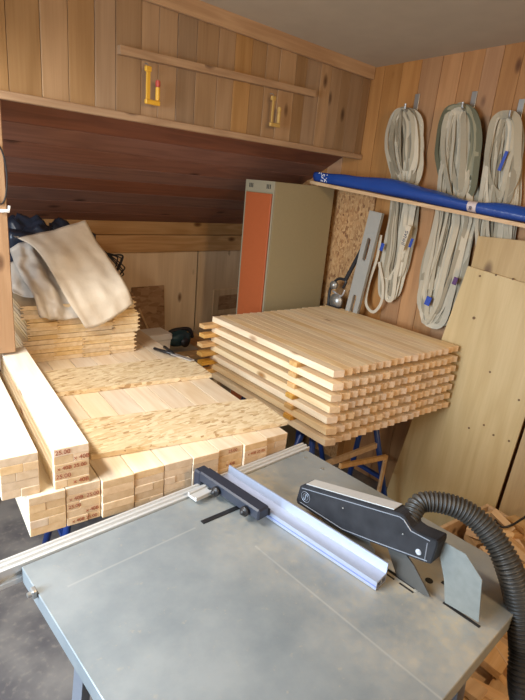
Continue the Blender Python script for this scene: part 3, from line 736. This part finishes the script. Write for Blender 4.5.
# resample by arc length
L_ = [0]
for a, b in zip(pts[:-1], pts[1:]): L_.append(L_[-1]+(b-a).length)
step = .0011; res = []; j = 0; s = 0
while s < L_[-1]:
    while L_[j+1] < s: j += 1
    f_ = (s-L_[j])/max(1e-9, L_[j+1]-L_[j]); res.append(pts[j].lerp(pts[j+1], f_)); s += step
rad = []
for i in range(len(res)):
    grow = min(1, i*step/.35); base = .0225+.0085*grow
    rad.append(base*(1+.095*math.sin(2*math.pi*i*step/.0100)))
bm = B(); sweep(bm, res, circ(1, 20), rad=rad)
tag(link('dust_hose', bm, M['rubber'], smooth=True), 'ribbed dark dust hose arching from the blade guard down to the floor', 'hose')

# ------------------------------------------------------------------ plywood sheets leaning on the right wall
def xpl(z, off=0): return XR-.125-(1.52-z)*.05+off
def onply(px, py, off=0):
    """point of the photograph on the leaning sheet"""
    d = Fw*FPX + Rt*(px-262.5) - Up*(py-350)
    # plane x - .075 z = const
    nrm = Vector((1, 0, -.05)); p0 = Vector((xpl(0, off), 0, 0)); t = (p0-CAM).dot(nrm)/d.dot(nrm); return CAM+d*t
def sheet(pts, th, name, label, m_, off=0):
    P_ = [onply(*q, off) for q in pts]
    for i in range(2, len(P_)):   # bottom points run down to the floor
        pass
    bm = B(); A = [bm.verts.new(q) for q in P_]; B_ = [bm.verts.new(q+Vector((th, 0, -.075*th))) for q in P_]
    bm.faces.new(A); bm.faces.new(B_[::-1]); n_ = len(P_)
    for i in range(n_): bm.faces.new((A[i], A[(i+1) % n_], B_[(i+1) % n_], B_[i]))
    return tag(link(name, bm, m_), label, 'board')
TLp, BLp = onply(468, 266), onply(405, 440); TRp, BRp = onply(556, 287), onply(493, 514)
def toz(a, b, z=.001): return b+(b-a)*((z-b.z)/(b.z-a.z))
bl, br = toz(TLp, BLp), toz(onply(525, 416), BRp)
trr = onply(525, 416); dirr = (trr-BRp).normalized(); tr_ = BRp+dirr*((TLp.z-.05-BRp.z)/dirr.z)
def poly3(name, P_, th, m_, label):
    bm = B(); A = [bm.verts.new(q) for q in P_]; B_ = [bm.verts.new(q+Vector((th, 0, 0))) for q in P_]
    bm.faces.new(A); bm.faces.new(B_[::-1]); n_ = len(P_)
    for i in range(n_): bm.faces.new((A[i], A[(i+1) % n_], B_[(i+1) % n_], B_[i]))
    return tag(link(name, bm, m_), label, 'board')
psheet = poly3('plywood_sheet', [TLp, tr_, br, bl], .012, M['ply'], 'large plywood sheet with screw holes leaning on the right wall')
bm = B()
for q in ((480, 276), (496, 275), (513, 279), (469, 428), (484, 425), (493.5, 435), (509, 441), (474, 318), (519, 400), (490, 372)):
    c_ = onply(*q); cyl(bm, c_+Vector((-.0005, 0, 0)), .0055 if q != (474, 318) else .008, .003, 'X', 10)
link('screw_holes', bm, plain('old_screw_hole', (.16, .09, .04), .8), psheet)
ap = onply(478, 236, .016); bp_ = onply(545, 243, .016)
lw = TLp.z-.25
poly3('plywood_board', [ap, bp_, Vector((xpl(.3, .016), bp_.y+.0, .3)), Vector((xpl(.3, .016), ap.y-.02, .3))], .010, M['plydark'], 'darker plywood panel behind the large leaning sheet, its top edge showing')
# third sheet visible at the far right, lower edge
a0 = onply(533, 405, -.03); 
poly3('plywood_offcut', [Vector((xpl(1.0, -.002)-.0, BRp.y-.035, 1.0)), Vector((xpl(1.0, -.002), BRp.y-.33, 1.0)), Vector((xpl(0, -.002), br.y-.32, .001)), Vector((xpl(0, -.002), br.y-.022, .001))], .02, M['plydark'], 'plywood piece leaning beside the large sheet at the right edge')

# ------------------------------------------------------------------ shelf board and blue film
A_, B2 = at(310, 182, x=2.43), at(525, 228, x=2.50)
A_.z = LH+.009
dr = (B2-A_); E_ = A_+dr*1.55; A2 = A_-dr*.0
bm = B()
W_ = .09; T_ = .018
pr = [A2, E_, E_+Vector((W_, 0, 0)), A2+Vector((W_, .03, 0))]
lo_ = [bm.verts.new(q) for q in pr]; up_ = [bm.verts.new(q+Vector((0, 0, T_))) for q in pr]
bm.faces.new(lo_[::-1]); bm.faces.new(up_)
for i in range(4): bm.faces.new((lo_[i], lo_[(i+1) % 4], up_[(i+1) % 4], up_[i]))
tag(link('long_board', bm, M['shelf']), 'long pale board running from the locker top along the right wall', 'shelf board')
bm = B(); yb = .45; tt = (yb-A2.y)/dr.y; zb = A2.z+dr.z*tt
box(bm, (2.52, yb-.015, zb-.05), (XR-.002, yb+.015, zb-.002)); box(bm, (XR-.03, yb-.015, zb-.25), (XR-.002, yb+.015, zb-.05))
tag(link('shelf_bracket', bm, M['steel']), 'steel bracket on the right wall carrying the long board', 'bracket')
# rolled blue film
N_ = 90; bm = B(); rings = []; ns = 22
fe = empty('blue_film_roll', A2+Vector((.045, 0, T_)), 0, 'long roll of shiny blue plastic film lying on the pale board', 'plastic film')
O_ = A2+Vector((.045, 0, T_))
def rads(t):
    k = [(0, .024, .028), (.06, .026, .029), (.2, .034, .034), (.42, .045, .045), (.6, .045, .036), (.78, .046, .026), (.9, .046, .034), (1.1, .046, .032), (1.5, .046, .034)]
    for (a, b, c), (a2, b2, c2) in zip(k[:-1], k[1:]):
        if t <= a2: f_ = (t-a)/(a2-a); f_ = f_*f_*(3-2*f_); return b+(b2-b)*f_, c+(c2-c)*f_
    return k[-1][1:]
for i in range(N_+1):
    t = 1.5*i/N_; rw, rh = rads(t); c_ = A2+dr*t-O_+Vector((.045, 0, T_+rh))
    ring_ = []
    for j in range(ns):
        th = 2*math.pi*j/ns; w = 1+.10*noise.noise(Vector((t*6, math.cos(th)*1.5, math.sin(th)*1.5)))+.06*math.sin(3*th+t*9)
        z_ = max(-rh, math.sin(th)*rh*w)
        ring_.append(bm.verts.new(c_+Vector((math.cos(th)*rw*w, 0, z_+.001))))
    rings.append(ring_)
for i in range(N_):
    for j in range(ns): bm.faces.new((rings[i][j], rings[i][(j+1) % ns], rings[i+1][(j+1) % ns], rings[i+1][j]))
bm.faces.new(rings[0]); bm.faces.new(rings[-1][::-1])
link('film', bm, M['film'], fe, True)
def band(t0, t1, name, m_, ex=.0015):
    bm = B(); R_ = []
    for t in (t0, (t0+t1)/2, t1):
        rw, rh = rads(t); c_ = A2+dr*t-O_+Vector((.045, 0, T_+rh)); r_ = []
        for j in range(ns):
            th = 2*math.pi*j/ns; w = 1.02+.10*noise.noise(Vector((t*6, math.cos(th)*1.5, math.sin(th)*1.5)))+.06*math.sin(3*th+t*9)
            r_.append(bm.verts.new(c_+Vector((math.cos(th)*(rw*w+ex), 0, max(-rh+.0015, math.sin(th)*(rh*w+ex))+.001))))
        R_.append(r_)
    for i in range(2):
        for j in range(ns): bm.faces.new((R_[i][j], R_[i][(j+1) % ns], R_[i+1][(j+1) % ns], R_[i+1][j]))
    return link(name, bm, m_, fe, True)
tb = band(.775, .81, 'paper_band', M['tape'])
for t, zz in ((.792, .35), ):
    rw, rh = rads(t); c_ = A2+dr*t-O_+Vector((.045-rw-.006, 0, T_+rh*.75))
    text('band_print', 'B', .028, M['print'], tb, Matrix.Translation(c_) @ Matrix.Rotation(R(-90), 4, 'Z') @ Matrix.Rotation(R(90), 4, 'X'))
# white printed pattern near the far end
bm = B(); rr = random.Random(2)
for k in range(26):
    t = rr.uniform(.03, .085); th = math.pi+rr.uniform(-.9, .75); rw, rh = rads(t); w = 1.0+.10*noise.noise(Vector((t*6, math.cos(th)*1.5, math.sin(th)*1.5)))+.06*math.sin(3*th+t*9)
    c_ = A2+dr*t-O_+Vector((.045, 0, T_+rh))+Vector((math.cos(th)*(rw*w+.001), 0, math.sin(th)*(rh*w+.001)))
    cyl(bm, c_, .0032, .0022, 'X', 7)
link('white_print', bm, M['whiteprint'], fe)

# ------------------------------------------------------------------ webbing slings on hooks
def hook(px, py, i):
    p_ = at(px, py, x=XR-.002)
    bm = B(); box(bm, (XR-.006, p_.y-.014, p_.z-.075), (XR-.0005, p_.y+.014, p_.z+.03), .001)
    tube(bm, smooth_path([(XR-.006, p_.y, p_.z-.05), (XR-.05, p_.y, p_.z-.066), (XR-.098, p_.y, p_.z-.062), (XR-.104, p_.y, p_.z-.035)], 5), .006, 8)
    tag(link('wall_hook', bm, M['steel']), f'perforated steel hook plate on the right wall holding the {["left", "middle", "right"][i]} webbing bundle', 'hook', 'hooks for the webbing slings')
    return p_
def sling(i, top, mid, bot, wt, wb, seed, m_, label, nl=20, upper=9, low_z=None, up_len=.44, mossy=None):
    """top, mid, bot: centre line points (y,z); half widths at upper bulge and lower bulge"""
    rr = random.Random(seed); hx = XR-.055
    e = empty('webbing_sling', (hx, top[0], top[1]), 0, label, 'sling', 'webbing slings on the right wall')
    T3 = Vector((hx, top[0], top[1]))
    def loop(zt, zb, wtop, wbot, x0, w_strap, cyt, cym, cyb, tw, ph):
        bm = B(); P_ = []; U_ = []; n_ = 56
        for k in range(n_):
            a = 2*math.pi*k/n_; s = math.sin(a); c = math.cos(a)
            f_ = (1-c)/2                                # 0 top .. 1 bottom
            z_ = zt+(zb-zt)*f_
            cy = cyt+(cym-cyt)*min(1, f_*2) if f_ < .5 else cym+(cyb-cym)*(f_*2-1)
            w = wtop+(wbot-wtop)*f_
            sh = math.copysign(abs(s)**.62, s)
            y_ = cy-w*sh+.016*noise.noise(Vector((z_*5, ph, s)))
            x_ = x0-.016*math.sin(a*1+ph)*.5+.006*noise.noise(Vector((z_*9, ph*3, s*2)))
            P_.append(Vector((x_, y_, z_))-T3); U_.append(Vector((1, .5*math.sin(tw+a*1.0), .25*math.cos(tw*2+a))))
        h_ = w_strap/2
        sweep(bm, P_, [(-.0011, -h_), (.0011, -h_), (.0011, h_), (-.0011, h_)], closed=True, up=U_)
        return bm
    hwt, hwb = wt, wb
    for k in range(nl):
        q = k/(nl-1); x0 = XR-.018-.046*rr.random()
        zt = top[1]-rr.uniform(0, .012); zb = bot[1]+abs(rr.gauss(0, .07)); zb = min(zb, bot[1]+.22)
        f_ = .08+.92*rr.random()
        bm = loop(zt, zb, .012+hwt*.5*f_, hwb*f_, x0, rr.uniform(.020, .032), top[0]+rr.uniform(-.010, .010), mid[0]+rr.uniform(-.01, .01), bot[0]+rr.uniform(-.25, .25)*hwb, rr.uniform(-1, 1), rr.uniform(0, 9))
        link('strap_loop', bm, m_, e)
    for k in range(upper):
        f_ = .06+.94*(k+1)/upper; x0 = XR-.045-.030*rr.random()
        zb = top[1]-up_len*rr.uniform(.72, 1.05)
        bm = loop(top[1]+rr.uniform(0, .02), zb, .010+hwt*1.0*f_, hwt*f_*.8, x0, rr.uniform(.022, .034), top[0]+rr.uniform(-.006, .006), (top[0]*.6+mid[0]*.4), mid[0]+rr.uniform(-.02, .02), rr.uniform(-1, 1), rr.uniform(0, 9))
        link('strap_loop', bm, (mossy if (mossy and f_ > .55) else m_), e)
    return e
XS = XR-.055
def yz(px, py): q = at(px, py, x=XS); return (q.y, q.z)
hook(417, 100, 0); hook(474, 98, 1); hook(521, 106, 2)
s1 = sling(0, yz(404, 114), yz(405, 190), yz(387, 300), .105, .095, 21, M['webA'], 'cream webbing sling bundle with printed strap, left of three on the wall', nl=30, upper=15, up_len=.40)
s2 = sling(1, yz(459, 110), yz(459, 190), yz(429, 328), .12, .14, 22, M['webA'], 'thick cream and mossy webbing sling bundle, middle of three on the wall', nl=34, upper=18, up_len=.45, mossy=M['webB'])
s3 = sling(2, yz(508, 118), yz(503, 180), yz(486, 290), .085, .10, 23, M['webA'], 'narrow cream webbing sling bundle at the right edge of the wall', nl=24, upper=10, up_len=.45)
def tagbox(e, px, py, m_, w=.018, h=.045, x=XR-.098, name='blue_tag'):
    p_ = at(px, py, x=x); bm = B(); box(bm, (-.002, -w, -h/2), (.002, w, h/2), .001)
    o = link(name, bm, m_, e); o.location = p_-e.location; o.rotation_euler = (R(12), 0, 0)
tagbox(s1, 382, 247, M['bluetag'], .011, .045); tagbox(s1, 411, 243, M['bluetag'], .008, .05)
tagbox(s2, 428, 301, M['bluetag'], .016, .05); tagbox(s2, 455, 281, M['purple'], .012, .04); tagbox(s3, 503, 161, M['bluetag'], .008, .09)
p_ = at(405, 238, x=XR-.099); bm = B(); box(bm, (-.0015, -.016, -.07), (.0015, .016, .07)); o = link('printed_strap', bm, M['strap'], s1); o.location = p_-s1.location; o.rotation_euler = (R(10), 0, 0)
text('strap_print', 'JHNAS', .028, M['print'], o, Matrix.Translation((-.0022, 0, 0)) @ Matrix.Rotation(R(-90), 4, 'Z') @ Matrix.Rotation(R(90), 4, 'X') @ Matrix.Rotation(R(90), 4, 'Z'))
# loose hanging strap end of the left bundle
bm = B(); ps = smooth_path([at(x, y, x=XR-.075) for x, y in ((381, 235), (377, 258), (369, 283), (366, 303), (373, 312), (381, 303), (383, 285), (379, 262))], 6)
sweep(bm, ps, [(-.001, -.009), (.001, -.009), (.001, .009), (-.001, .009)], up=Vector((1, 0, 0))); o = link('strap_end', bm, M['strap'], s1)
o.location = -s1.location
# ------------------------------------------------------------------ spirit level and lever tool against wall
tl, tr2, br2, bl2 = (370, 211), (384.5, 214), (357, 320), (345, 314)
xl = lambda z: XR-.11-(1.75-z)*.06
pA, pB = at(377, 212, x=XR-.105), at(352, 312, x=XR-.125)
e = empty('spirit_level', pB, 0, 'grey aluminium spirit level with two long slots leaning on the right wall', 'spirit level')
dv = (pA-pB); dn = dv.normalized(); pBx = pB-dn*.35; Ln = (pA-pBx).length
sx = Vector((1, 0, 0)); wv = dn.cross(sx).normalized()
ml = Matrix((wv, dn, wv.cross(dn))).transposed().to_4x4(); ml.translation = pBx-pB
def slot(w, l, n=8):
    out = []
    for k in range(n+1): a = math.pi*k/n; out.append((w*math.cos(a), l+w*math.sin(a)))
    for k in range(n+1): a = math.pi+math.pi*k/n; out.append((w*math.cos(a), -l+w*math.sin(a)))
    return out
bm = B(); hw = .045
rects = [(0, Ln)]; cs = [Ln-.22, Ln-.57]
# face plate with slots: build by curve with holes
cu = bpy.data.curves.new('lv', 'CURVE'); cu.dimensions = '2D'; cu.fill_mode = 'BOTH'; cu.extrude = .012
def spl_(pts_):
    s_ = cu.splines.new('POLY'); s_.points.add(len(pts_)-1)
    for q, p_ in zip(s_.points, pts_): q.co = (*p_, 0, 1)
    s_.use_cyclic_u = True
spl_([(-hw, 0), (hw, 0), (hw, Ln), (-hw, Ln)])
for c_ in cs: spl_([(x_, y_+c_) for x_, y_ in slot(.013, .055)])
to = bpy.data.objects.new('t', cu); COL.objects.link(to); bpy.context.view_layer.update()
me = bpy.data.meshes.new_from_object(to.evaluated_get(bpy.context.evaluated_depsgraph_get())); bpy.data.objects.remove(to)
me.transform(ml); me.materials.clear(); me.materials.append(plain('grey_level_paint', (.36, .35, .31), .45, .1)); me.name = 'level_body'
o = bpy.data.objects.new('level_body', me); COL.objects.link(o); o.parent = e
bm = B(); box(bm, (-.012, Ln*.5-.03, .012), (.012, Ln*.5+.03, .0145), .001, T=ml); link('vial', bm, M['yellow'], e)
e = empty('lever_hoist', at(335, 296, x=XR-.13), 0, 'black and silver lever tool leaning by the OSB wall beside the locker', 'hand tool')
O2 = e.location.copy()
def q_(px, py, x=XR-.13): return at(px, py, x=x)-O2
bm = B(); bar(bm, q_(345, 281), q_(369, 236, XR-.06), .022, .012, up=Vector((1, 0, 0))); link('lever_arm', bm, M['black'], e)
bm = B(); cyl(bm, q_(336, 301), .048, .03, 'X', 22, .006); cyl(bm, q_(334, 285), .026, .034, 'X', 18, .005); link('ratchet_body', bm, M['steel'], e, True)
bm = B(); tube(bm, smooth_path([q_(328, 308), q_(329, 296), q_(331, 287), q_(338, 279), q_(346, 281), q_(343, 288)], 6), .009, 8); link('hook_frame', bm, M['black'], e, True)
bm = B(); tube(bm, smooth_path([q_(345, 290), q_(341, 296), q_(333, 291)], 6), .006, 8); link('pawl', bm, M['alu'], e, True)
bm = B(); box(bm, q_(336, 301)+Vector((-.02, -.045, -O2.z*0-.45)), q_(336, 301)+Vector((.02, .045, -.03)), .004); link('grip_body', bm, M['black'], e)

# ------------------------------------------------------------------ offcuts at the lower right
def offcut(loc, size, rot, label, group='offcuts heaped beside the saw', m_=None):
    bm = B(); box(bm, (-size[0]/2, -size[1]/2, -size[2]/2), (size[0]/2, size[1]/2, size[2]/2), .001)
    o = link('wood_offcut', bm, m_ or M['offcut']); o.location = loc; o.rotation_euler = [R(a) for a in rot]
    return tag(o, label, 'offcut', group)
# low crate carrying the heap
e = empty('offcut_crate', (2.13, .44, 0), R(-8), 'low wooden crate full of pine offcuts beside the saw', 'crate')
for nm, lo, hi in (('bottom', (-.26, -.36, .05), (.26, .36, .07)), ('side_board', (-.28, -.38, .04), (-.262, .38, .36)), ('side_board', (.262, -.38, .04), (.28, .38, .36)),
                   ('end_board', (-.262, -.38, .04), (.262, -.362, .36)), ('end_board', (-.262, .362, .04), (.262, .38, .36))):
    bm = B(); box(bm, lo, hi, .002); link(nm, bm, M['shelf'], e)
for sx_ in (-1, 1):
    bm = B(); box(bm, (sx_*.24-.02, -.37, 0), (sx_*.24+.02, .37, .04)); link('runner', bm, M['shelf'], e)
rr = random.Random(31); cells = []
zl = .072
for lay in range(5):
    for gx in range(4):
        for gy in range(5):
            if lay == 4 and rr.random() < .35: continue
            x = 2.16-.22+gx*.125+rr.uniform(-.01, .01)-.008*0; y = .44-.27+gy*.135+rr.uniform(-.01, .01)
            v = Matrix.Rotation(R(-8), 3, 'Z') @ Vector((x-2.16, y-.44, 0))
            s_ = (rr.uniform(.05, .085), rr.uniform(.08, .115), rr.uniform(.028, .045))
            offcut((2.16+v.x, .44+v.y, zl+.03+lay*.062), s_, (rr.uniform(-9, 9), rr.uniform(-9, 9), rr.uniform(-30, 30)), 'small pine block offcut heaped in the crate beside the saw')
ztop = zl+5*.062
p_ = at(502, 522, z=.46)
offcut((p_.x, p_.y, .46), (.055, .11, .03), (35, 50, 25), 'diamond shaped pine offcut on top of the heap below the plywood sheet', group=None)
for i, (px, py, zz) in enumerate(((512, 533, .42), (521, 552, .42), (506, 545, .41), (520, 525, .43), (515, 575, .40))):
    p_ = at(px, py, z=zz); offcut((p_.x, p_.y, zz), (.06, .13, .03), (rr.uniform(-25, 25), rr.uniform(-25, 25), rr.uniform(0, 180)), 'tilted pine offcut on top of the heap beside the dust hose', group='tilted offcuts on the heap')
bm = B(); tube(bm, smooth_path([at(495, 520, z=.47), at(502, 527, z=.47), at(512, 525, z=.48), at(525, 517, z=.50), at(545, 505, z=.5)], 8), .005, 8)
tag(link('power_cable', bm, M['cable'], smooth=True), 'black power cable curving over the offcuts at the right edge', 'cable')
# offcuts on the floor under the saw's right corner
for i, (px, py, zz, sz) in enumerate(((497, 658, .34, (.07, .13, .03)), (508, 665, .33, (.05, .12, .04)), (500, 690, .30, (.06, .15, .03)), (470, 688, .36, (.08, .07, .02)), (462, 697, .33, (.07, .14, .03)), (490, 697, .31, (.06, .12, .03)), (512, 690, .3, (.06, .12, .03)))):
    p_ = at(px, py, z=zz); offcut((p_.x, p_.y, zz), sz, (rr.uniform(-12, 12), rr.uniform(-12, 12), rr.uniform(0, 180)), 'pine offcut lying on the low shelf under the right corner of the saw', group='offcuts under the saw corner')
e = empty('scrap_crate', (1.57, .27, 0), 0, 'low open crate of pine scraps under the right corner of the saw', 'crate')
for nm, lo, hi in (('bottom', (-.20, -.15, .26), (.20, .18, .28)), ('end_board', (-.22, -.17, 0), (-.20, .20, .30)), ('end_board', (.20, -.17, 0), (.22, .20, .30))):
    bm = B(); box(bm, lo, hi, .002); link(nm, bm, M['shelf'], e)

# ------------------------------------------------------------------ light
e = empty('added_tube_fixture', (-.05, 1.42, 2.13), 0, 'added unseen tube lamp housing hung on two cords above the left end of the beams', 'lamp')  # unseen housing and cords, added to give the tube light a body
bm = B(); prism(bm, [(-.07, -.02), (-.075, -.028), (-.03, .03), (.03, .03), (.075, -.028), (.07, -.02), (.025, .024), (-.025, .024)], 1, -.55, .55); o = link('reflector', bm, M['white'], e); o.rotation_euler = (0, R(-12), 0)
for yy in (-.45, .45): bm = B(); tube(bm, [(0, yy, .028), (0, yy, .41)], .003, 6); link('cord', bm, M['cable'], e)
def area(name, loc, rot, sx_, sy_, e_, col):
    l = bpy.data.lights.new(name, 'AREA'); l.shape = 'RECTANGLE'; l.size = sx_; l.size_y = sy_; l.energy = e_; l.color = col
    o = bpy.data.objects.new(name, l); COL.objects.link(o); o.location = loc; o.rotation_euler = rot; return o
def look(o, tgt):
    d = Vector(tgt)-o.location; o.rotation_euler = d.to_track_quat('-Z', 'Y').to_euler()
w = area('window_daylight', (XL-.16, 1.0, 1.53), (0, 0, 0), 1.05, 1.2, 56, (.66, .82, 1.0)); look(w, (.8, 1.0, .4)); w.data.spread = R(130)
t1 = area('ceiling_tube_lamp', (-.05, 1.42, 2.10), (0, R(-12), 0), .10, 1.0, 26, (1.0, .95, .88))
t2 = area('warm_fill', (.9, -1.2, 2.45), (0, 0, 0), .3, .3, 22, (1.0, .72, .44)); look(t2, (1.6, 2.4, 1.1))  # warm fill added to lift the back of the room
wd = bpy.data.worlds.new('world'); sc.world = wd; wd.use_nodes = True
wd.node_tree.nodes['Background'].inputs[0].default_value = (.9, .95, 1, 1); wd.node_tree.nodes['Background'].inputs[1].default_value = .5
vs_ = sc.view_settings; sc.display_settings.display_device = 'sRGB'
vs_.view_transform = 'Standard'; vs_.look = 'None'; vs_.gamma = 1; vs_.use_curve_mapping = False; vs_.exposure = .3
